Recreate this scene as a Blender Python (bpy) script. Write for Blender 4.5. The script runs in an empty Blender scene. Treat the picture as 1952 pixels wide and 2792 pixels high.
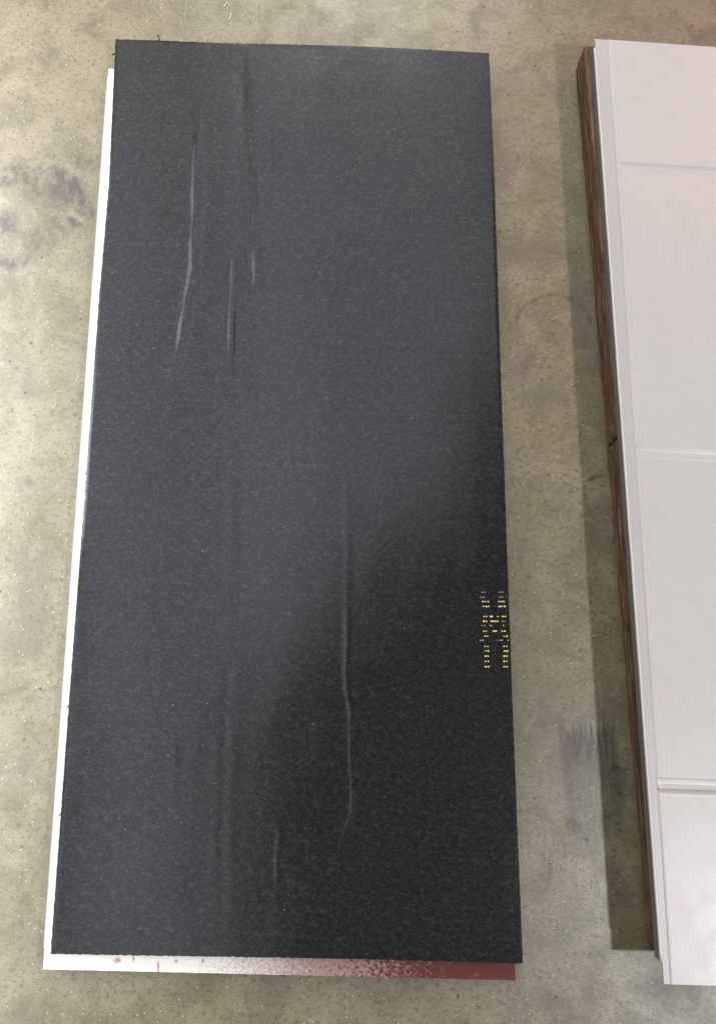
import bpy, bmesh, math, random
from mathutils import Vector, noise as mn

random.seed(7)
sc = bpy.context.scene
col = sc.collection

# ------------------------------------------------------------------ camera
W, H, F = 1952.0, 2792.0, 2400.0
TILT, ROLL, CAMZ = math.radians(11.5), math.radians(2.5), 1.25
_r = Vector((1, 0, 0)); _u = Vector((0, math.cos(TILT), math.sin(TILT))); FW = Vector((0, math.sin(TILT), -math.cos(TILT)))
RI = _r*math.cos(ROLL) + _u*math.sin(ROLL)
UP = _u*math.cos(ROLL) - _r*math.sin(ROLL)
cam = bpy.data.cameras.new('camera'); co = bpy.data.objects.new('camera', cam); col.objects.link(co)
cam.sensor_fit = 'VERTICAL'; cam.sensor_height = 24.0; cam.lens = 24.0*F/H
cam.clip_start = 0.02; cam.clip_end = 60
from mathutils import Matrix
m = Matrix((RI, UP, -FW)).transposed().to_4x4(); m.translation = Vector((0, 0, CAMZ)); co.matrix_world = m
sc.camera = co

def px(x, y, z=0.0):
    """photo pixel -> point on the horizontal plane at height z"""
    d = RI*(x-W/2) - UP*(y-H/2) + FW*F
    return Vector((0, 0, CAMZ)) + d*((z-CAMZ)/d.z)

# ------------------------------------------------------------------ world, lamps, exposure
w = bpy.data.worlds.new('World'); sc.world = w; w.use_nodes = True
w.node_tree.nodes['Background'].inputs[0].default_value = (0.80, 0.84, 0.90, 1)
w.node_tree.nodes['Background'].inputs[1].default_value = 0.018

def lamp(name, loc, aim, size, power, color, sy=None, rotz=0.0):
    l = bpy.data.lights.new(name, 'AREA'); l.energy = power; l.color = color
    l.shape = 'RECTANGLE' if sy else 'DISK'; l.size = size
    if sy: l.size_y = sy
    o = bpy.data.objects.new(name, l); col.objects.link(o); o.location = loc
    if aim is None: o.rotation_euler = (0, 0, rotz)
    else: o.rotation_euler = (Vector(aim)-Vector(loc)).to_track_quat('-Z', 'Y').to_euler()
    return o

# hall lamps: behind casts the shadows, ahead is moved to brighten the far floor
lamp('hall_lamp_behind', (2.10, -1.05, 3.0), (0.3, 0, 0), 0.16, 71, (0.98, 0.985, 1.0))
lamp('hall_lamp_ahead', (-0.10, 4.30, 2.3), (0.2, 0.5, 0), 1.2, 100, (1.0, 0.95, 0.82))
strip = lamp('added_side_fill', (-1.06, 0.25, 0.82), None, 0.40, 26.5, (1.0, 0.98, 0.94), 2.5, math.radians(3))  # added strip light that brightens the left floor
strip.data.spread = math.radians(126)      # narrowed to keep this added fill off the right side
# added unseen lights, cut to lengths that shape the dark reflection on the felt
ZC = 4.0
def added_sheen_light(name, x0, x1, y0, y1, rad, c=(1.0, 0.96, 0.88)):
    k = (CAMZ+ZC-0.056)/(CAMZ-0.028)
    a, b = px((x0+x1)/2, y0, 0.028)*k, px((x0+x1)/2, y1, 0.028)*k
    ym = 1400
    wd = (px(x1, ym, 0.028)-px(x0, ym, 0.028)).length*k
    ln = math.hypot(b.x-a.x, b.y-a.y)
    l = bpy.data.lights.new(name, 'AREA'); l.shape = 'RECTANGLE'; l.size = wd; l.size_y = ln
    l.energy = rad*4.0*wd*ln; l.color = c
    o = bpy.data.objects.new(name, l); col.objects.link(o)
    o.location = ((a.x+b.x)/2, (a.y+b.y)/2, ZC); o.rotation_euler = (0, 0, math.atan2(b.y-a.y, b.x-a.x)-math.pi/2)
RAD = 1.02
for x0, x1, yb, k_ in ((190, 410, 2900, 1.18), (410, 610, 2900, .72), (610, 640, 2900, 1.25), (640, 740, 1930, 1.25), (740, 850, 1740, 1.2), (850, 960, 1610, .9),
                      (960, 1080, 1500, .95), (1080, 1240, 1390, 1.05), (1240, 1420, 1010, .95)):
    added_sheen_light('added_sheen_light', x0, x1, -250, yb, RAD*k_)
added_sheen_light('added_glare_light', -700, 60, 250, 1450, 3.0, (1.0, 0.97, 0.88))  # added unseen light for the glare on the left floor
added_sheen_light('added_pink_sheen_light', 1820, 2250, 140, 560, 8.0, (1.0, 0.22, 0.20))  # added unseen red light for the pink sheen on the grooved panel

sc.view_settings.view_transform = 'Standard'; sc.view_settings.look = 'None'
sc.view_settings.exposure = 0.0; sc.view_settings.gamma = 1.0
sc.render.engine = 'CYCLES'
sc.cycles.max_bounces = 4; sc.cycles.diffuse_bounces = 3; sc.cycles.glossy_bounces = 2

# ------------------------------------------------------------------ helpers
def mesh_obj(name, verts, faces, mat, parent=None, origin=(0, 0, 0), smooth=False):
    o3 = Vector(origin)
    me = bpy.data.meshes.new(name)
    me.from_pydata([tuple(Vector(v)-o3) for v in verts], [], faces)
    me.validate(); me.update()
    bm = bmesh.new(); bm.from_mesh(me); bmesh.ops.recalc_face_normals(bm, faces=bm.faces[:]); bm.to_mesh(me); bm.free()
    if smooth:
        me.polygons.foreach_set('use_smooth', [True]*len(me.polygons))
    me.materials.append(mat)
    o = bpy.data.objects.new(name, me); col.objects.link(o)
    if parent: o.parent = parent
    else: o.location = o3
    return o

def thing(name, label, cat, loc, group=None):
    o = bpy.data.objects.new(name, None); col.objects.link(o); o.location = loc
    o.empty_display_size = 0.05
    o['label'] = label; o['category'] = cat
    if group: o['group'] = group
    return o

def slab(top, zb):
    """closed prism under a top outline (list of Vectors), down to height zb"""
    n = len(top); v = list(top) + [Vector((p.x, p.y, zb)) for p in top]
    f = [list(range(n)), list(range(2*n-1, n-1, -1))]
    f += [[i, i+n, (i+1) % n+n, (i+1) % n] for i in range(n)]
    return v, f

class Mat:
    def __init__(s, name):
        s.m = bpy.data.materials.new(name); s.m.use_nodes = True
        s.t = s.m.node_tree; s.b = s.t.nodes['Principled BSDF']
        s.tc = s.t.nodes.new('ShaderNodeTexCoord')
    def n(s, typ, **kw):
        nd = s.t.nodes.new(typ)
        for k, v in kw.items(): setattr(nd, k, v)
        return nd
    def l(s, a, b): s.t.links.new(a, b)
    def P(s): return s.n('ShaderNodeNewGeometry').outputs['Position']     # metres in the place
    def mp(s, loc=(0, 0, 0), rot=(0, 0, 0), scale=(1, 1, 1), typ='POINT', vec=None):
        q = s.n('ShaderNodeMapping', vector_type=typ)
        q.inputs['Location'].default_value = loc; q.inputs['Rotation'].default_value = rot; q.inputs['Scale'].default_value = scale
        s.l(vec if vec is not None else s.P(), q.inputs['Vector']); return q.outputs[0]
    def noise(s, scale, detail=6, rough=0.6, vec=None, dist=0.0):
        if vec is None:
            key = (scale, detail, rough, dist); s.cache = getattr(s, 'cache', {})
            if key not in s.cache: s.cache[key] = s._noise(*key[:3], None, dist)
            return s.cache[key]
        return s._noise(scale, detail, rough, vec, dist)
    def _noise(s, scale, detail, rough, vec, dist):
        q = s.n('ShaderNodeTexNoise'); q.inputs['Scale'].default_value = scale; q.inputs['Detail'].default_value = detail
        q.inputs['Roughness'].default_value = rough; q.inputs['Distortion'].default_value = dist
        s.l(vec if vec is not None else s.P(), q.inputs['Vector']); return q.outputs['Fac']
    def voro(s, scale, vec=None):
        q = s.n('ShaderNodeTexVoronoi'); q.inputs['Scale'].default_value = scale
        s.l(vec if vec is not None else s.P(), q.inputs['Vector']); return q.outputs['Distance'], q.outputs['Color']
    def rng(s, v, a, b, c=0.0, d=1.0, smooth=True):
        q = s.n('ShaderNodeMapRange', interpolation_type='SMOOTHSTEP' if smooth else 'LINEAR')
        for i, x in enumerate((a, b, c, d)): q.inputs[i+1].default_value = x
        s.l(v, q.inputs[0]); return q.outputs[0]
    def math(s, op, a, b=0.0):
        q = s.n('ShaderNodeMath', operation=op)
        for i, x in enumerate((a, b)):
            if isinstance(x, (int, float)): q.inputs[i].default_value = x
            else: s.l(x, q.inputs[i])
        return q.outputs[0]
    def mul(s, *a):
        r = a[0]
        for x in a[1:]: r = s.math('MULTIPLY', r, x)
        return r
    def mix(s, f, a, b, mode='MIX'):
        q = s.n('ShaderNodeMix', data_type='RGBA', blend_type=mode)
        for i, x in ((0, f), (6, a), (7, b)):
            if isinstance(x, (int, float)): q.inputs[i].default_value = x
            elif isinstance(x, tuple): q.inputs[i].default_value = x if len(x) == 4 else x+(1,)
            else: s.l(x, q.inputs[i])
        return q.outputs[2]
    def spot(s, c, rx, ry, rot=0.0, edge=0.55, warp=0.6, wscale=30, lo=0.25):
        """patch mask with a ragged outline round point c"""
        v = s.mp((c[0], c[1], 0), (0, 0, rot), (rx, ry, 1), 'TEXTURE')
        q = s.n('ShaderNodeVectorMath', operation='LENGTH'); s.l(v, q.inputs[0])
        d = s.math('ADD', q.outputs['Value'], s.mul(s.math('SUBTRACT', s.noise(wscale, 5, 0.65), 0.5), warp*2))
        return s.rng(d, 1.0, lo, 0, 1)
    def bump(s, h, strength, dist=0.001, prev=None):
        q = s.n('ShaderNodeBump'); q.inputs['Strength'].default_value = strength; q.inputs['Distance'].default_value = dist
        s.l(h, q.inputs['Height'])
        if prev is not None: s.l(prev, q.inputs['Normal'])
        return q.outputs[0]
    def out(s, color=None, rough=None, normal=None, spec=None, metal=None):
        for k, v in (('Base Color', color), ('Roughness', rough), ('Normal', normal), ('Specular IOR Level', spec), ('Metallic', metal)):
            if v is None: continue
            if isinstance(v, (int, float)): s.b.inputs[k].default_value = v
            elif isinstance(v, tuple): s.b.inputs[k].default_value = v if len(v) == 4 else v+(1,)
            else: s.l(v, s.b.inputs[k])
        return s.m

# ------------------------------------------------------------------ materials
def concrete():
    M = Mat('concrete')
    big = M.noise(2.6, 5, 0.6, dist=0.4); mid = M.noise(17, 6, 0.68, dist=0.5); fine = M.noise(150, 5, 0.7); vf = M.noise(520, 3, 0.7)
    c = M.mix(M.rng(big, 0.33, 0.67), (0.192, 0.173, 0.108), (0.271, 0.249, 0.175))
    c = M.mix(M.mul(M.rng(mid, 0.44, 0.66), 0.7), c, (0.311, 0.288, 0.213))
    c = M.mix(M.mul(M.rng(mid, 0.50, 0.30), 0.72), c, (0.134, 0.119, 0.081))
    c = M.mix(M.mul(M.rng(M.noise(7.0, 6, 0.68, dist=0.8, vec=M.mp((3, 1, 0))), 0.52, 0.66), 0.65), c, (0.148, 0.138, 0.112))
    c = M.mix(M.mul(M.rng(fine, 0.50, 0.33), 0.75), c, (0.090, 0.079, 0.054))
    c = M.mix(M.mul(M.rng(fine, 0.56, 0.76), 0.45), c, (0.361, 0.338, 0.250))
    c = M.mix(M.mul(M.rng(vf, 0.52, 0.36), 0.6), c, (0.080, 0.071, 0.047))
    # trowel and dragging streaks along the hall
    st = M.noise(1.0, 6, 0.65, vec=M.mp(scale=(75, 9, 1), rot=(0, 0, math.radians(3))))
    c = M.mix(M.mul(M.rng(st, 0.60, 0.80), M.rng(big, 0.35, 0.6), 0.38), c, (0.144, 0.133, 0.101))
    sc2 = M.noise(1.0, 4, 0.6, vec=M.mp(scale=(150, 12, 1), rot=(0, 0, math.radians(24))))
    c = M.mix(M.mul(M.rng(sc2, 0.62, 0.78), 0.45), c, (0.412, 0.396, 0.317))
    fk = M.noise(1.0, 4, 0.7, vec=M.mp((7, 2, 0), (0, 0, math.radians(-8)), (150, 62, 1)))
    c = M.mix(M.mul(M.rng(fk, 0.62, 0.69), M.rng(M.noise(5, 3, 0.6), 0.40, 0.60, 0.10, 0.75)), c, (0.069, 0.060, 0.040))
    # air holes
    d, rc = M.voro(70); sel = M.n('ShaderNodeSeparateColor'); M.l(rc, sel.inputs[0])
    hole = M.mul(M.rng(M.math('ADD', d, M.mul(M.math('SUBTRACT', M.noise(330, 3), 0.5), 0.25)), 0.17, 0.08), M.rng(sel.outputs[0], 0.86, 0.90))
    c = M.mix(M.mul(hole, 0.85), c, (0.061, 0.054, 0.037))
    d2, rc2 = M.voro(165, M.mp((0.289, 0.144, 0.000))); sel2 = M.n('ShaderNodeSeparateColor'); M.l(rc2, sel2.inputs[0])
    hole2 = M.mul(M.rng(d2, 0.26, 0.12), M.rng(sel2.outputs[1], 0.86, 0.90))
    c = M.mix(M.mul(hole2, 0.6), c, (0.087, 0.076, 0.054))
    d3, rc3 = M.voro(210, M.mp((0.072, 0.504, 0.000))); sel3 = M.n('ShaderNodeSeparateColor'); M.l(rc3, sel3.inputs[0])
    c = M.mix(M.mul(M.rng(d3, 0.26, 0.14), M.rng(sel3.outputs[2], 0.965, 0.975), 0.8), c, (0.534, 0.504, 0.392))
    # dark scuffed patches by the felt sheet's edge
    spk = M.rng(M.noise(95, 6, 0.75, vec=M.mp(scale=(1, 0.6, 1), rot=(0, 0, 0.5))), 0.42, 0.60)
    for (x, y, rx, ry, rot, k) in ((40, 470, .040, .035, .2, .8), (110, 505, .070, .040, -.3, .6), (200, 520, .050, .026, -.6, 1.0),
                                   (232, 568, .034, .020, -.9, 1.0), (120, 640, .085, .040, .3, .55), (8, 610, .03, .04, 0, .9), (185, 490, .05, .025, -.5, .7), (228, 450, .03, .03, 0, .5), (25, 715, .04, .02, 0, .8),
                                   (205, 605, .022, .010, -.6, 1.0), (160, 520, .02, .012, -.7, 1.0), (70, 1320, .02, .012, 0, .5), (20, 1140, .02, .02, 0, .5), (880, 60, .01, .05, 0, .45), (1290, 60, .02, .04, 0, .5), (980, 40, .012, .03, 0, .4)):
        p = px(x, y)
        s = M.spot(p, rx, ry, rot, warp=0.8)
        c = M.mix(M.mul(s, k, M.math('ADD', M.mul(spk, 0.85), 0.40)), c, (0.055, 0.050, 0.045))
    # grey worn areas between the two panels
    for (x, y, rx, ry, k) in ((1440, 690, .08, .035, .5), (1590, 880, .03, .12, .5), (1480, 1080, .06, .03, .55), (1500, 1990, .12, .15, .25), (1560, 2170, .03, .10, .3), (1700, 1950, .05, .05, .4)):
        p = px(x, y)
        c = M.mix(M.mul(M.spot(p, rx, ry, 0.1, warp=0.8), k), c, (0.134, 0.126, 0.108))
    # rubber drag mark
    pc = px(1610, 2130)
    box = M.mp((pc.x, pc.y, 0), (0, 0, math.radians(5)), (0.040, 0.074, 1), 'TEXTURE')
    sx = M.n('ShaderNodeSeparateXYZ'); M.l(box, sx.inputs[0])
    wob = M.mul(M.math('SUBTRACT', M.noise(1.0, 4, 0.6, vec=M.mp(scale=(260, 22, 1))), 0.5), 1.3)
    ex = M.rng(M.math('ABSOLUTE', sx.outputs[0]), 1.1, 0.8)
    ey = M.rng(M.math('ADD', M.math('ABSOLUTE', sx.outputs[1]), wob), 1.05, 0.80)
    strk = M.rng(M.noise(1.0, 5, 0.7, vec=M.mp(scale=(230, 16, 1), rot=(0, 0, math.radians(-5)))), 0.36, 0.62)
    head = M.rng(sx.outputs[1], 0.0, 0.7, 0.5, 1.0)
    c = M.mix(M.mul(ex, ey, M.math('ADD', M.mul(strk, 0.7), 0.3), head, 1.0), c, (0.062, 0.062, 0.058))
    for (x, y, rx, ry, k) in ((1682, 2125, .017, .045, .8), (1560, 2250, .018, .014, .75), (1595, 2270, .02, .02, .35), (1725, 2600, .012, .01, .45), (1610, 2600, .025, .008, .5)):
        c = M.mix(M.mul(M.spot(px(x, y), rx, ry, 0.1, warp=0.9, wscale=85), k, M.math('ADD', M.mul(spk, 0.6), 0.5)), c, (0.055, 0.052, 0.045))
    # faint tyre arcs
    for (x, y, r, k) in ((1510, 900, .058, .95), (1640, 1345, .026, .95)):
        p = px(x, y); v = M.mp((p.x, p.y, 0), (0, 0, 0), (1, 1, 1), 'TEXTURE')
        q = M.n('ShaderNodeVectorMath', operation='LENGTH'); M.l(v, q.inputs[0])
        dd = M.math('ABSOLUTE', M.math('SUBTRACT', M.math('ADD', q.outputs['Value'], M.mul(M.math('SUBTRACT', M.noise(30, 3), 0.5), 0.02)), r))
        s3 = M.n('ShaderNodeSeparateXYZ'); M.l(v, s3.inputs[0])
        up_ = M.rng(s3.outputs[1], 0.0, 0.02)
        c = M.mix(M.mul(M.rng(dd, 0.006, 0.001), up_, M.rng(M.noise(60, 4), 0.4, 0.6), k), c, (0.094, 0.086, 0.068))
    h = M.math('ADD', M.mul(fine, 0.6), M.mul(vf, 0.4))
    h = M.math('SUBTRACT', h, M.mul(hole, 2.0))
    nrm = M.bump(h, 0.35, 0.0012)
    rg = M.math('ADD', M.rng(mid, 0.3, 0.7, 0.40, 0.26), M.mul(fine, 0.12))
    return M.out(c, rg, nrm, 0.75)

def felt():
    M = Mat('black_felt')
    c = M.mix(M.noise(9, 5, 0.6), (0.012, 0.0126, 0.0134), (0.0175, 0.0182, 0.0195))
    c = M.mix(M.mul(M.rng(M.noise(230, 4, 0.7), 0.45, 0.72), 0.8), c, (0.028, 0.028, 0.030))
    c = M.mix(M.mul(M.rng(M.noise(480, 3, 0.7), 0.50, 0.33), 0.7), c, (0.005, 0.005, 0.006))
    M.b.inputs['Specular Tint'].default_value = (0.76, 0.83, 1.0, 1)
    hs = None
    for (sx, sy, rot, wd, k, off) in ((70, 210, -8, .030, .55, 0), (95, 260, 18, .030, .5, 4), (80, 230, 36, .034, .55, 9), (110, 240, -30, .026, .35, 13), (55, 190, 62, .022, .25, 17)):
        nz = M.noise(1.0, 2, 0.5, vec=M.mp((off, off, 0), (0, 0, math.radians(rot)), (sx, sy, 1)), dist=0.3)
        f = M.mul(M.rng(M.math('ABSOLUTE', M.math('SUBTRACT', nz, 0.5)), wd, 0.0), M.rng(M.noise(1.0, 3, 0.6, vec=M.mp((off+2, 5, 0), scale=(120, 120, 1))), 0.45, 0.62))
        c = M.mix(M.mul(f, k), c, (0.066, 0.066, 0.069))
        hs = f if hs is None else M.math('ADD', hs, f)
    d, rc = M.voro(42, M.mp(scale=(1, 2.2, 1))); sel = M.n('ShaderNodeSeparateColor'); M.l(rc, sel.inputs[0])
    c = M.mix(M.mul(M.rng(d, 0.075, 0.03), M.rng(sel.outputs[0], 0.90, 0.93), 0.85), c, (0.36, 0.36, 0.37))
    h = M.math('ADD', M.mul(M.noise(420, 4, 0.7), 0.7), M.mul(hs, 0.25))
    fb = M.noise(1.0, 4, 0.7, vec=M.mp((1, 3, 0), (0, 0, 0.25), (230, 520, 1)))
    spc = M.math('ADD', M.math('ADD', M.rng(M.noise(330, 5, 0.75), 0.30, 0.70, 0.40, 0.60, False), M.rng(fb, 0.32, 0.70, 0.06, 0.40, False)), M.mul(hs, 0.17))
    h = M.math('ADD', h, M.mul(M.noise(1.0, 3, 0.6, vec=M.mp(scale=(500, 110, 1))), 0.35))
    return M.out(c, M.rng(M.noise(14, 4), 0.3, 0.7, 0.17, 0.21), M.bump(h, 0.07, 0.0005), spc)

def coated(name, base, reflection_and_chips=False):
    M = Mat(name)
    c = M.mix(M.mul(M.rng(M.noise(5, 5), 0.4, 0.7), 0.5), base, tuple(x*0.94 for x in base))
    h = M.noise(260, 4, 0.65)
    c = M.mix(M.mul(M.rng(M.noise(330, 3, 0.7), 0.60, 0.74), 0.30), c, tuple(x*0.78 for x in base))
    c = M.mix(M.mul(M.rng(M.noise(70, 5, 0.7), 0.45, 0.70), 0.35), c, tuple(x*0.88 for x in base))
    c = M.mix(M.mul(M.rng(M.noise(1.0, 4, 0.7, vec=M.mp(scale=(14, 420, 14))), 0.48, 0.72), 0.30), c, tuple(x*0.88 for x in base))
    c = M.mix(M.mul(M.rng(M.noise(11, 6, 0.65, dist=0.6), 0.56, 0.74), 0.35), c, (base[0]*0.84, base[1]*0.83, base[2]*0.80))
    rough = M.rng(M.noise(30, 4), 0.3, 0.7, 0.32, 0.40)
    if reflection_and_chips:   # red reflection painted into the white coat towards one corner, plus chips
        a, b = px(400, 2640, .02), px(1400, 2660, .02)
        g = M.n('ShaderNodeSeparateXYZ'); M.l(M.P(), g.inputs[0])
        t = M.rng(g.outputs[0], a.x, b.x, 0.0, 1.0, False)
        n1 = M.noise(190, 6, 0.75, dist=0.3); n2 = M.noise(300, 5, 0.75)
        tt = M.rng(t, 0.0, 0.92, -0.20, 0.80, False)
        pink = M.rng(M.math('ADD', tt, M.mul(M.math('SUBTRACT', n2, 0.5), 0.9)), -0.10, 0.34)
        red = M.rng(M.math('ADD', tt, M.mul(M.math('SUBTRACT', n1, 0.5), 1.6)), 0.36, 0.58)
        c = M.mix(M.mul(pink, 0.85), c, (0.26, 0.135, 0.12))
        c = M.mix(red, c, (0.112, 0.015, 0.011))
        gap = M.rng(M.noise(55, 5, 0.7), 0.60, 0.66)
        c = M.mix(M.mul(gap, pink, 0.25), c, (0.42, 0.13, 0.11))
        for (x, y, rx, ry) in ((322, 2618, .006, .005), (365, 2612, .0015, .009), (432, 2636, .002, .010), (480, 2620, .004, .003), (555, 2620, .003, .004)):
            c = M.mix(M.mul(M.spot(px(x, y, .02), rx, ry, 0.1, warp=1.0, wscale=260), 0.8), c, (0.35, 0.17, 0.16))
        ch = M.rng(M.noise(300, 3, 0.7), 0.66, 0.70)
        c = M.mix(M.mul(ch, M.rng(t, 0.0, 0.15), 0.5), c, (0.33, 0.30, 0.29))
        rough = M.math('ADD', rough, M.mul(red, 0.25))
    return M.out(c, rough, M.bump(h, 0.06, 0.0004), 0.5)

def steel():
    M = Mat('rim_steel')
    c = M.mix(M.noise(1.0, 4, vec=M.mp(scale=(300, 8, 300))), (0.50, 0.52, 0.54), (0.60, 0.62, 0.64))
    return M.out(c, 0.32, None, 0.5, 0.0)

def wood():
    M = Mat('rough_brown_wood')
    s = M.noise(1.0, 7, 0.7, vec=M.mp(scale=(160, 11, 190)), dist=0.6)
    s2 = M.noise(1.0, 5, 0.7, vec=M.mp((2, 5, 1), scale=(90, 4.5, 110)))
    c = M.mix(M.rng(s, 0.30, 0.70), (0.080, 0.047, 0.030), (0.33, 0.205, 0.135))
    c = M.mix(M.mul(M.rng(s2, 0.54, 0.72), 0.8), c, (0.44, 0.29, 0.20))
    c = M.mix(M.mul(M.rng(s2, 0.46, 0.30), 0.8), c, (0.045, 0.024, 0.014))
    c = M.mix(M.mul(M.rng(M.noise(45, 5, 0.7), 0.58, 0.70), 0.6), c, (0.05, 0.028, 0.018))
    return M.out(c, 0.8, M.bump(s, 0.7, 0.0025), 0.3)

def plain(name, c, r=0.6, spec=0.4, var=0.2, sc_=200):
    M = Mat(name)
    return M.out(M.mix(M.noise(sc_, 3), tuple(x*(1-var) for x in c), tuple(min(1, x*(1+var)) for x in c)), r, None, spec)

M_CON, M_FELT, M_WOOD, M_STEEL = concrete(), felt(), wood(), steel()
M_PLATE = coated('chipped_coat_red_reflection', (0.80, 0.80, 0.80), True)
M_FACE = coated('pale_grey_coat', (0.63, 0.635, 0.65))
M_BAND = coated('grey_band_coat', (0.56, 0.57, 0.59))
M_ROLL = plain('rolled_edge_highlight', (0.86, 0.86, 0.87), 0.22, 0.6, 0.02, 60)  # edge highlight painted in as a whiter colour
M_SKIRT = plain('galvanised_skirt', (0.27, 0.30, 0.32), 0.45, 0.5, 0.1, 60)
M_YEL = plain('yellow_ink', (0.78, 0.71, 0.15), 0.5)
M_PALE = plain('faded_ink', (0.42, 0.41, 0.26), 0.5)
M_CHIP = plain('pale_raw_wood', (0.30, 0.22, 0.16), 0.8)
M_GRIT = plain('quartz_grit', (0.60, 0.56, 0.44), 0.35, 0.5, 0.5, 60)
M_GRITD = plain('dark_grit', (0.10, 0.09, 0.07), 0.7)
M_THREAD = plain('white_thread', (0.85, 0.83, 0.78), 0.6)
M_FIBRE = plain('black_fibre', (0.02, 0.02, 0.02), 0.7)

# ------------------------------------------------------------------ floor
R_ = 14.0
fl = mesh_obj('floor', [(-R_, -R_, 0), (R_, -R_, 0), (R_, R_, 0), (-R_, R_, 0)], [(0, 1, 2, 3)], M_CON)
fl['kind'] = 'structure'; fl['label'] = 'worn beige grey concrete floor with scuffs and pits'

# ------------------------------------------------------------------ white panel under the felt
ZP = 0.0205                        # its top face
plate = thing('white_panel', 'white coated flat panel under the black felt, a red reflection painted along one end', 'panel', px(760, 1400))
PTL, PBL, PBR = px(297, 187, ZP), px(118, 2643, ZP), px(1405, 2673, ZP)
PTR = PTL + (px(1316, 225, ZP) - px(297, 187, ZP))
o = plate.location
RO = px(126, 2597, ZP) - px(121, 2597, ZP)      # face edge sits this far inside the rim
def along(a, b, t): return a + (b-a)*t
def ragged(a, b, n, amp, seed):
    out = []
    nrm = Vector((-(b-a).y, (b-a).x, 0)).normalized()
    for i in range(n):
        t = i/n
        out.append(along(a, b, t) + nrm*(amp*mn.noise(Vector((t*n*0.35, seed, 0))) + amp*0.5*mn.noise(Vector((t*n*1.7, seed+3, 0)))*(1 if 0 < i else 0)))
    return out
ring = [PTL] + [along(PTL, PBL, .5)] + ragged(PBL, PBR, 120, 0.0005, 2) + [PBR] + [PTR]
v, f = slab(ring, ZP-0.0012)
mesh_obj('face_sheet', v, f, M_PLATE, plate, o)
ins = 0.006
cr = [PTL+Vector((ins, -ins, 0)), PBL+Vector((ins, ins, 0)), PBR+Vector((-ins, ins, 0)), PTR+Vector((-ins, -ins, 0))]
v, f = slab([Vector((p.x, p.y, ZP-0.0013)) for p in cr], 0.0)
mesh_obj('core', v, f, M_WOOD, plate, o)

def sweep(profile, a, b, side, n=60, wob=0.0, seed=0.0):
    """profile [(outward, z)] swept from a to b; side = outward unit vector"""
    vs, fs = [], []; k = len(profile)
    for i in range(n+1):
        p = along(a, b, i/n)
        wv = wob*mn.noise(Vector((i*0.21, seed, 0)))
        for (d, z) in profile: vs.append(Vector((p.x, p.y, 0)) + side*(d+wv) + Vector((0, 0, z)))
    for i in range(n):
        for j in range(k): fs.append([i*k+j, i*k+(j+1) % k, (i+1)*k+(j+1) % k, (i+1)*k+j])
    fs += [list(range(k)), list(range(n*k+k-1, n*k-1, -1))]
    return vs, fs
dl = (PBL-PTL).normalized(); left = Vector((dl.y, -dl.x, 0)).normalized()
if left.x > 0: left = -left
ra, rb = along(PTL, PBL, 0.010), along(PTL, PBL, 0.981)
prof = [(0.0003, ZP-0.0012), (0.0003, ZP-0.0004), (0.0014, ZP-0.0016), (0.0030, ZP-0.0048), (0.0034, ZP-0.010), (0.0034, 0.0005), (0.0022, 0.0005), (0.0022, ZP-0.010)]
v, f = sweep(prof, ra, rb, left, 80, 0.0003, 5.0)
mesh_obj('folded_rim', v, f, M_FACE, plate, o)

# ------------------------------------------------------------------ black felt sheet
ZF0, ZF = ZP+0.0004, ZP+0.0075
feltT = thing('felt_sheet', 'large creased black felt sheet with yellow printed dots near one long edge', 'felt sheet', px(760, 1400))
o = feltT.location
topl = [(316, 107), (430, 110), (600, 117), (830, 122), (1010, 127), (1180, 136), (1333, 145)]
botl = [(139, 2601), (430, 2606), (760, 2611), (1100, 2618), (1425, 2627)]
lefl = [(316, 107), (298, 500), (272, 800), (228, 1400), (190, 1900), (139, 2601)]
rigl = [(1333, 145), (1350, 560), (1364, 1000), (1381, 1480), (1396, 1900), (1413, 2330), (1425, 2627)]
def poly(pts):
    P = [px(x, y, ZF) for x, y in pts]; L = [0]
    for a, b in zip(P, P[1:]): L.append(L[-1]+(b-a).length)
    def ev(t):
        s = t*L[-1]
        for i in range(len(P)-1):
            if s <= L[i+1] or i == len(P)-2:
                return along(P[i], P[i+1], (s-L[i])/(L[i+1]-L[i]))
    return ev
eT, eB, eL, eR = poly(topl), poly(botl), poly(lefl), poly(rigl)
c00, c10, c01, c11 = eT(0), eT(1), eB(0), eB(1)
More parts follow.
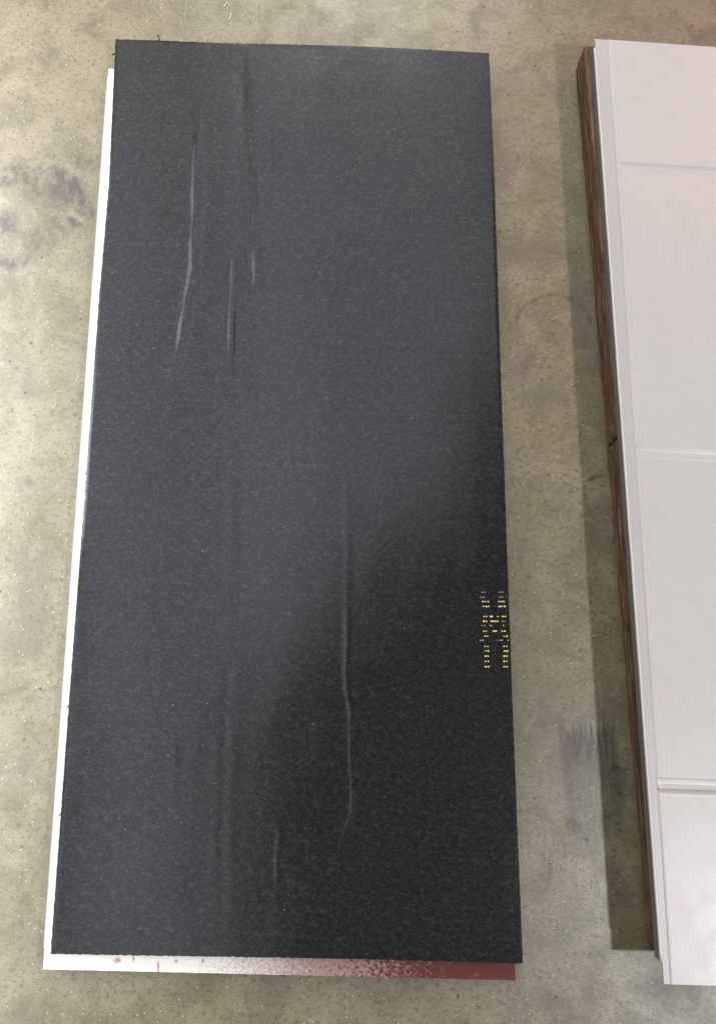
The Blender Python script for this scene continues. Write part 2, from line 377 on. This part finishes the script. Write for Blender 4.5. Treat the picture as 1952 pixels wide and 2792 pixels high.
creases = [  # pixel polyline, width (m), height (m), asymmetry
    ([(548, 285), (538, 420), (533, 560), (532, 640), (530, 715), (512, 830), (492, 950), (470, 1060)], .0062, .0030),
    ([(530, 715), (540, 780), (553, 830)], .004, .0013),
    ([(566, 480), (572, 560)], .004, -.0006),
    ([(660, 130), (664, 300), (672, 480), (684, 640), (686, 760), (672, 800), (662, 860)], .0075, -.0032),
    ([(690, 560), (696, 700), (698, 770), (690, 800)], .0075, .0026),
    ([(645, 640), (636, 800), (632, 950), (630, 1100)], .0050, .0023),
    ([(672, 800), (672, 930), (672, 1020), (664, 1080), (668, 1130)], .0085, .0020),
    ([(650, 830), (648, 960), (652, 1090)], .0060, -.0010),
    ([(750, 320), (753, 430), (757, 490)], .0035, .0011),
    ([(612, 1090), (606, 1350), (600, 1700), (592, 2100), (584, 2420), (580, 2600)], .007, .0003),
    ([(668, 1130), (672, 1300), (660, 1560), (640, 1900), (628, 2200), (622, 2600)], .008, .0003),
    ([(638, 1120), (632, 1400), (620, 1800), (608, 2200), (600, 2580)], .006, -.0002),
    ([(935, 1150), (942, 1300), (948, 1450), (946, 1620), (946, 1780)], .0045, .0003),
    ([(946, 1640), (945, 1760), (946, 1880), (955, 1925), (958, 2050), (962, 2150), (960, 2220), (946, 2260), (925, 2330), (905, 2395)], .0030, .0012),
    ([(756, 2240), (764, 2285), (757, 2330), (756, 2420)], .0028, .0006),
    ([(752, 2420), (760, 2590)], .008, .0002),
    ([(640, 2140), (800, 2146), (1050, 2154), (1350, 2162)], .006, .0004),
    ([(478, 2000), (474, 2120), (470, 2200)], .005, .0006),
    ([(352, 880), (345, 1000)], .006, .0004),
]
CW = []
for pts, wd, ht in creases:
    wd *= 1.35
    P = [px(x, y, ZF) for x, y in pts]
    segs = []; tot = sum((b-a).length for a, b in zip(P, P[1:])); s = 0
    for a, b in zip(P, P[1:]):
        segs.append((a.x, a.y, b.x-a.x, b.y-a.y, (b-a).length, s)); s += (b-a).length
    bx = (min(p.x for p in P)-3*wd, max(p.x for p in P)+3*wd, min(p.y for p in P)-3*wd, max(p.y for p in P)+3*wd)
    CW.append((segs, wd, ht, tot, bx))
def wrinkle(x, y):
    z = 0.0
    x0_, y0_ = x, y
    x = x + 0.0016*mn.noise(Vector((x*9, y*14, 3.3))) + 0.0009*mn.noise(Vector((x*20, y*55, 8.1)))
    for segs, wd, ht, tot, bx in CW:
        if x < bx[0] or x > bx[1] or y < bx[2] or y > bx[3]: continue
        best = 9; bs = 0
        for ax, ay, dx, dy, L, s in segs:
            t = max(0, min(1, ((x-ax)*dx+(y-ay)*dy)/(L*L)))
            d = math.hypot(x-ax-dx*t, y-ay-dy*t)
            if d < best: best = d; bs = (s+t*L)/tot
        taper = min(1, bs/0.16, (1-bs)/0.16)
        if best < 3*wd: z += 0.52*ht*max(0, taper)*(0.90+0.5*mn.noise(Vector((y*17, ht*9e3, 0))))*math.exp(-(best/wd)**2*1.4)
    z += 0.0007*mn.noise(Vector((x*5.5, y*2.4, 1.3))) + 0.00015*mn.noise(Vector((x*26, y*7, 4.1)))
    return z
NU, NV = 300, 340
vs, fs = [], []
for j in range(NV+1):
    vv = j/NV; l_, r_ = eL(vv), eR(vv)
    for i in range(NU+1):
        u = i/NU; t_, b_ = eT(u), eB(u)
        p = l_*(1-u)+r_*u + t_*(1-vv)+b_*vv - (c00*(1-u)*(1-vv)+c10*u*(1-vv)+c01*(1-u)*vv+c11*u*vv)
        e = min(u*0.6, (1-u)*0.6, vv*1.33, (1-vv)*1.33)
        if i in (0, NU): p.x += 0.0007*mn.noise(Vector((j*0.45, i, 0))) + 0.0005*mn.noise(Vector((j*1.9, i, 7)))
        if j in (0, NV): p.y += 0.0010*mn.noise(Vector((i*0.35, j, 0))) + 0.0006*mn.noise(Vector((i*1.7, j, 5)))
        z = ZF + wrinkle(p.x, p.y)*min(1, e/0.004)
        vs.append(Vector((p.x, p.y, z)))
def vid(i, j): return j*(NU+1)+i
for j in range(NV):
    for i in range(NU): fs.append([vid(i, j), vid(i, j+1), vid(i+1, j+1), vid(i+1, j)])
edge = [vid(i, 0) for i in range(NU)] + [vid(NU, j) for j in range(NV)] + [vid(i, NV) for i in range(NU, 0, -1)] + [vid(0, j) for j in range(NV, 0, -1)]
ne = len(edge)
b0 = len(vs)
for k in edge: vs.append(Vector((vs[k].x, vs[k].y, ZF0)))
ntop = len(fs)
for k in range(ne): fs.append([edge[k], edge[(k+1) % ne], b0+(k+1) % ne, b0+k])
fs.append([b0+k for k in range(ne)])
sheet = mesh_obj('sheet', vs, fs, M_FELT, feltT, o, True)
at = sheet.data.attributes.new('sharp_edge', 'BOOLEAN', 'EDGE')
rimset = set(edge)
for e_ in sheet.data.edges:
    a_, b_ = e_.vertices
    if (a_ in rimset and b_ in rimset) or (a_ >= b0 and b_ >= b0): at.data[e_.index].value = True

# printed dots
dots = {285: ([285, 340, 678, 742], 0), 395: ([250, 310, 662, 722], 0), 495: ([295, 350, 410, 650, 702, 755], 1), 603: ([305, 368, 425, 665, 717, 778], 1),
        827: ([318, 372, 465, 495, 630, 735, 790], 1), 935: ([318, 372, 480, 525, 575, 620], 1), 936: ([735, 790], 0), 1030: ([275, 335, 460, 490, 755], 0),
        1155: ([308, 365, 535, 585, 725, 780], 1), 1270: ([342, 402, 765, 828], 1), 1360: ([247, 302, 637, 692, 718, 855], 0), 1495: ([342, 402, 762, 822], 1),
        1600: ([355, 415, 780, 838], 1), 1715: ([352, 410, 770, 830], 1), 1830: ([352, 415, 772, 832], 1), 1950: ([352, 420, 770, 830], 1)}
for cy, (xs, kd) in dots.items():
    for half in (0, 1):
        sel = [x for x in xs if (x > 560) == bool(half)]
        for cx in sel:
            p = px(1280+cx/8.2, 1580+cy/8.2, ZF)
            r = (0.00130 if kd else 0.0010)*random.uniform(0.75, 1.15); zz = ZF+wrinkle(p.x, p.y)+0.00035
            v2 = [Vector((p.x, p.y, zz+0.0001))]
            for k in range(8):
                a = k*math.pi/4; q = r*random.uniform(0.85, 1.15)
                v2.append(Vector((p.x+1.15*q*math.cos(a), p.y+0.85*q*math.sin(a), zz-0.0002)))
            mesh_obj('ink_dot', v2, [[0, 1+k, 1+(k+1) % 8] for k in range(8)], M_YEL if kd else M_PALE, feltT, o)

def strand(pts, r, z):
    vs, fs = [], []; P = [px(x, y, z) for x, y in pts]
    for i, p in enumerate(P):
        d = (P[min(i+1, len(P)-1)]-P[max(i-1, 0)]).normalized(); s = Vector((-d.y, d.x, 0))
        for k in range(5):
            a = k*math.tau/5; vs.append(p + s*r*math.cos(a) + Vector((0, 0, r*math.sin(a))))
    for i in range(len(P)-1):
        for k in range(5): fs.append([i*5+k, i*5+(k+1) % 5, i*5+5+(k+1) % 5, i*5+5+k])
    fs += [[4, 3, 2, 1, 0], [len(vs)-5+k for k in range(5)]]
    return vs, fs
v, f = strand([(437, 116), (435, 105), (431, 95)], 0.0011, ZF-0.003)
mesh_obj('loose_fibre', v, f, M_FIBRE, feltT, o)
v, f = strand([(316, 146), (311, 148), (307, 150)], 0.0013, ZF-0.003)
mesh_obj('loose_fibre', v, f, M_FIBRE, feltT, o)
for (x, y, dx, dy) in ((190, 1921, -6, 9), (167, 2218, -5, 6), (253, 1142, -5, 1), (288, 510, -4, 1), (236, 1290, -3, 2)):
    v, f = strand([(x+3, y-2), (x, y), (x+dx, y+dy)], 0.0007, ZF-0.002)
    mesh_obj('loose_fibre', v, f, M_FIBRE, feltT, o)

# ------------------------------------------------------------------ raised white panel on boards
ZT = 0.074
gp = thing('grooved_panel', 'pale grey grooved metal panel resting on brown wooden boards', 'panel', px(1900, 1400))
o = gp.location
TL, BL = px(1619, 106, ZT), px(1807, 2683, ZT)
TR = TL + (px(1952, 129, ZT)-TL).normalized()*0.62
BR = BL + (px(1952, 2687, ZT)-BL).normalized()*0.62
def Q(u, v): return (TL*(1-u)+TR*u)*(1-v) + (BL*(1-u)+BR*u)*v
LEN = (BL-TL).length; WID = 0.62
def vof(x, y):
    p = px(x, y, ZT); best = min(range(4001), key=lambda k: (Q(0.15, k/4000)-p).length if False else abs((Q(0.15, k/4000)-p).dot(dlv)))
    return best/4000
dlv = (BL-TL).normalized()
G = [vof(1800, 457), vof(1800, 1238), vof(1800, 2146)]
# groove profiles: (offset along panel in m (towards BL positive), height m)
PROF = [[(-.0052, 0), (-.0018, -.0011), (0.0, -.0016), (.0014, -.0012), (.0034, 0.0002), (.0060, 0)],
        [(-.0070, 0), (-.0035, -.0007), (0, -.0015), (.0012, -.0012), (.0026, 0.0001), (.0085, 0.0003), (.0098, 0)],
        [(-.0085, 0), (-.0060, -.0007), (-.0022, -.0013), (0, -.0015), (.0050, .0023), (.0066, .0006), (.0095, -.0006), (.0120, .0002), (.0140, 0)]]
START = [0.0215, 0.015, 0.006]
band = lambda v: 0.021 + (0.009-0.021)*v        # grey edge strip width (m)
us = [0.0, .0008, .0016, .003, .005, .008, .012, .018, .03, .06, .12, .25, .42, WID]
cut = [0.0] + G + [1.0]
def zprof(gi, off, wdist):
    P = PROF[gi]; z = 0
    for (a, za), (b, zb) in zip(P, P[1:]):
        if a <= off <= b: z = za+(zb-za)*(off-a)/(b-a)
    k = max(0.0, min(1.0, (wdist-START[gi])/0.010))
    return 1.35*z*(0.15+0.85*k)
for s in range(4):
    rows = []
    if s > 0: rows += [cut[s] + a/LEN for a, _ in PROF[s-1] if a >= 0]
    else: rows += [0.0]
    lo, hi = rows[-1], (cut[s+1] + PROF[s][0][0]/LEN if s < 3 else 1.0)
    rows += [lo+(hi-lo)*k/14 for k in range(1, 14)]
    if s < 3: rows += [cut[s+1] + a/LEN for a, _ in PROF[s] if a <= 0]
    else: rows += [1.0]
    vs, fs = [], []; nu = len(us)
    eps = 0.00012/LEN
    if s > 0: rows[0] += eps
    if s < 3: rows[-1] -= eps
    for vv in rows:
        bw = band(vv)
        for k, d in enumerate(us):
            wd = bw + d*(WID-bw)/WID
            p = Q(wd/WID, vv).copy()
            z = ZT + (0.0006*min(1, d/0.002) if k < 3 else 0.0006)
            if s > 0: z += zprof(s-1, (vv-cut[s])*LEN, wd)
            if s < 3: z += zprof(s, (vv-cut[s+1])*LEN, wd)
            z += 0.0005*mn.noise(Vector((p.x*6, p.y*5, 2)))
            if k == 0: z = ZT-0.0002
            p.z = z; vs.append(p)
    n = len(rows)
    for j in range(n-1):
        for i in range(nu-1): fs.append([j*nu+i, (j+1)*nu+i, (j+1)*nu+i+1, j*nu+i+1])
    bd = [i for i in range(nu)] + [j*nu+nu-1 for j in range(1, n)] + [(n-1)*nu+i for i in range(nu-2, -1, -1)] + [j*nu for j in range(n-2, 0, -1)]
    b0 = len(vs)
    for k in bd: vs.append(Vector((vs[k].x, vs[k].y, ZT-0.003)))
    for k in range(len(bd)): fs.append([bd[k], bd[(k+1) % len(bd)], b0+(k+1) % len(bd), b0+k])
    fs.append([b0+k for k in range(len(bd))])
    fc = mesh_obj('face_section', vs, fs, M_FACE, gp, o)
    if s == 0: fc['label'] = 'face section of the grooved panel with a faint pink sheen'
# flat edge strip
vs, fs = [], []
n = 60
for j in range(n+1):
    v_ = j/n; bw = band(v_)
    a, b = Q(0, v_), Q(bw/WID, v_)
    a = a + (b-a).normalized()*0.0010
    b = b - (b-a).normalized()*0.0003
    vs += [Vector((a.x, a.y, ZT)), Vector((b.x, b.y, ZT)), Vector((b.x, b.y, ZT-0.003)), Vector((a.x, a.y, ZT-0.003))]
for j in range(n):
    for k in range(4): fs.append([j*4+k, j*4+(k+1) % 4, j*4+4+(k+1) % 4, j*4+4+k])
fs += [[0, 1, 2, 3], [n*4+3, n*4+2, n*4+1, n*4]]
mesh_obj('edge_strip', vs, fs, M_BAND, gp, o)
# rolled rim along the long side
side = Vector((dlv.y, -dlv.x, 0)).normalized()
if side.x > 0: side = -side
zl = 0.050
prof = []
Rr = 0.0024
for k in range(7):
    a = k/6*math.pi/2
    prof.append((-0.0009 + Rr*math.sin(a), ZT-0.0002-Rr+Rr*math.cos(a)))
tops = prof + [(Rr-0.0009, ZT-0.0042), (Rr-0.0026, ZT-0.0042), (Rr-0.0026, ZT-Rr-0.001), (-0.0012, ZT-0.0015)]
ra, rb = along(TL, BL, 0.011), along(TL, BL, 0.981)
v, f = sweep(tops, ra, rb, side, 120, 0.00025, 9.0)
mesh_obj('rolled_rim', v, f, M_ROLL, gp, o, True)
skirt = [(Rr-0.0012, ZT-0.0044), (Rr-0.0010, zl+0.0035), (Rr-0.0018, zl+0.0003), (Rr-0.0030, zl+0.0003), (Rr-0.0030, ZT-0.0044)]
v, f = sweep(skirt, ra, rb, side, 120, 0.00025, 9.0)
sk = mesh_obj('side_skirt', v, f, M_SKIRT, gp, o, False); sk['label'] = 'dull blue grey metal skirt along the panel side'
# tray body behind the rim, resting on the boards
i1, i2 = 0.010, 0.012
cr = [Q(i1/WID, 0.018), Q(i1/WID, 0.97), Q(1-i2/WID, 0.97), Q(1-i2/WID, 0.018)]
v, f = slab([Vector((p.x, p.y, ZT-0.0035)) for p in cr], zl)
mesh_obj('tray_body', v, f, M_STEEL, gp, o)

# boards
ZB = 0.0495
BT, BB = px(1566, 186, 0), px(1762, 2574, 0)
bdir = (BB-BT).normalized(); bin_ = Vector((-bdir.y, bdir.x, 0)).normalized()
if bin_.x < 0: bin_ = -bin_
BL_ = (BB-BT).length
tj = (px(1650, 1222, 0)-BT).dot(bdir)/BL_
def board(t0, t1, label, seed, chip):
    base = along(BT, BB, (t0+t1)/2) + bin_*0.25
    th = thing('wooden_board', label, 'board', (base.x, base.y, 0), 'rough brown boards under the grooved panel')
    n, nz = int(170*(t1-t0)/0.5), 12
    vs, fs = [], []
    for i in range(n+1):
        t = t0+(t1-t0)*i/n; p0 = along(BT, BB, t)
        for j in range(nz+1):
            z = ZB*j/nz; yy = t*BL_
            d = 0.0016*mn.noise(Vector((yy*9, z*120, seed))) + 0.0011*mn.noise(Vector((yy*34, z*260, seed+4)))
            d += 0.0014*math.sin(z*420+1.4*mn.noise(Vector((yy*6, seed, 2))))*0.6
            if i in (0, n): d += 0.0012
            q = p0 + bin_*(d+0.0016); vs.append(Vector((q.x, q.y, z)))
    k = nz+1
    for i in range(n):
        for j in range(nz): fs.append([i*k+j, i*k+j+1, (i+1)*k+j+1, (i+1)*k+j])
    b = len(vs)                                      # far side
    for i in (0, n):
        q = along(BT, BB, t0+(t1-t0)*i/n)+((TR-TL) if i == 0 else (BR-BL)).normalized()*0.52
        vs += [Vector((q.x, q.y, 0)), Vector((q.x, q.y, ZB))]
    fs.append([i*k for i in range(n+1)] + [b+2, b])
    fs.append([i*k+nz for i in range(n, -1, -1)] + [b+1, b+3])
    fs.append([b, b+2, b+3, b+1])
    fs.append([j for j in range(k)] + [b+1, b]); fs.append([n*k+j for j in range(nz, -1, -1)] + [b+2, b+3])
    mesh_obj('plank', vs, fs, M_WOOD, th, base.to_tuple(), False)
    if chip:
        q = along(BT, BB, t1-0.010)
        vv = []
        for (dy, z, dd) in ((-.014, .020, 0), (.004, .016, 0), (.006, .034, 0), (-.004, .040, 0), (-.017, .030, 0)):
            vv.append(q + bdir*dy + bin_*0.0025 + Vector((0, 0, z)))
        c = q + bdir*(-.004) + bin_*0.0004 + Vector((0, 0, .028))
        vv2 = vv + [c]; ff = [[i, (i+1) % 5, 5] for i in range(5)] + [[4, 3, 2, 1, 0]]
        ch = mesh_obj('splinter', vv2, ff, M_CHIP, th, base.to_tuple()); ch['label'] = 'pale broken splinter at the board joint'
    return th
gapt = 0.0028/BL_
board(0.0, tj-gapt, 'rough brown board under the grooved panel with a pale splinter at its joint end', 1.0, True)
board(tj+gapt*0.3, 1.0, 'rough brown board under the grooved panel without the pale splinter', 6.0, False)

# ------------------------------------------------------------------ grit and threads on the floor
def grit(name, n, mat, rmin, rmax, label):
    vs, fs = [], []
    while len(vs) < n*6:
        x, y = random.uniform(-0.9, 1.2), random.uniform(-0.7, 1.2)
        r = rmin+(rmax-rmin)*random.random()**3.5; b = len(vs)
        a0 = random.random()*6
        for k in range(4):
            a = a0+k*math.pi/2+random.uniform(-.4, .4); q = r*random.uniform(.6, 1.2)
            vs.append(Vector((x+q*math.cos(a), y+q*math.sin(a), r*0.35)))
        vs.append(Vector((x, y, r*0.9))); vs.append(Vector((x, y, -r*0.05)))
        for k in range(4): fs.append([b+k, b+(k+1) % 4, b+4]); fs.append([b+(k+1) % 4, b+k, b+5])
    g = mesh_obj(name, vs, fs, mat); g['kind'] = 'stuff'; g['label'] = label; g['category'] = 'grit'
grit('pale_grit', 350, M_GRIT, 0.0001, 0.0014, 'fine pale grit scattered over the concrete floor')
grit('dark_grit', 300, M_GRITD, 0.0003, 0.0017, 'fine dark crumbs scattered over the concrete floor')
for pts, lab in (([(626, 55), (629, 46), (631, 36)], 'short white thread lying on concrete just past the felt end'),
                 ([(613, 17), (618, 10), (621, 4)], 'short white thread lying on concrete farther from the felt end')):
    v, f = strand(pts, 0.0009, 0.001)
    c = px(*pts[1]); c.z = 0
    t = mesh_obj('thread', v, f, M_THREAD, None, c)
    t['label'] = lab; t['category'] = 'thread'
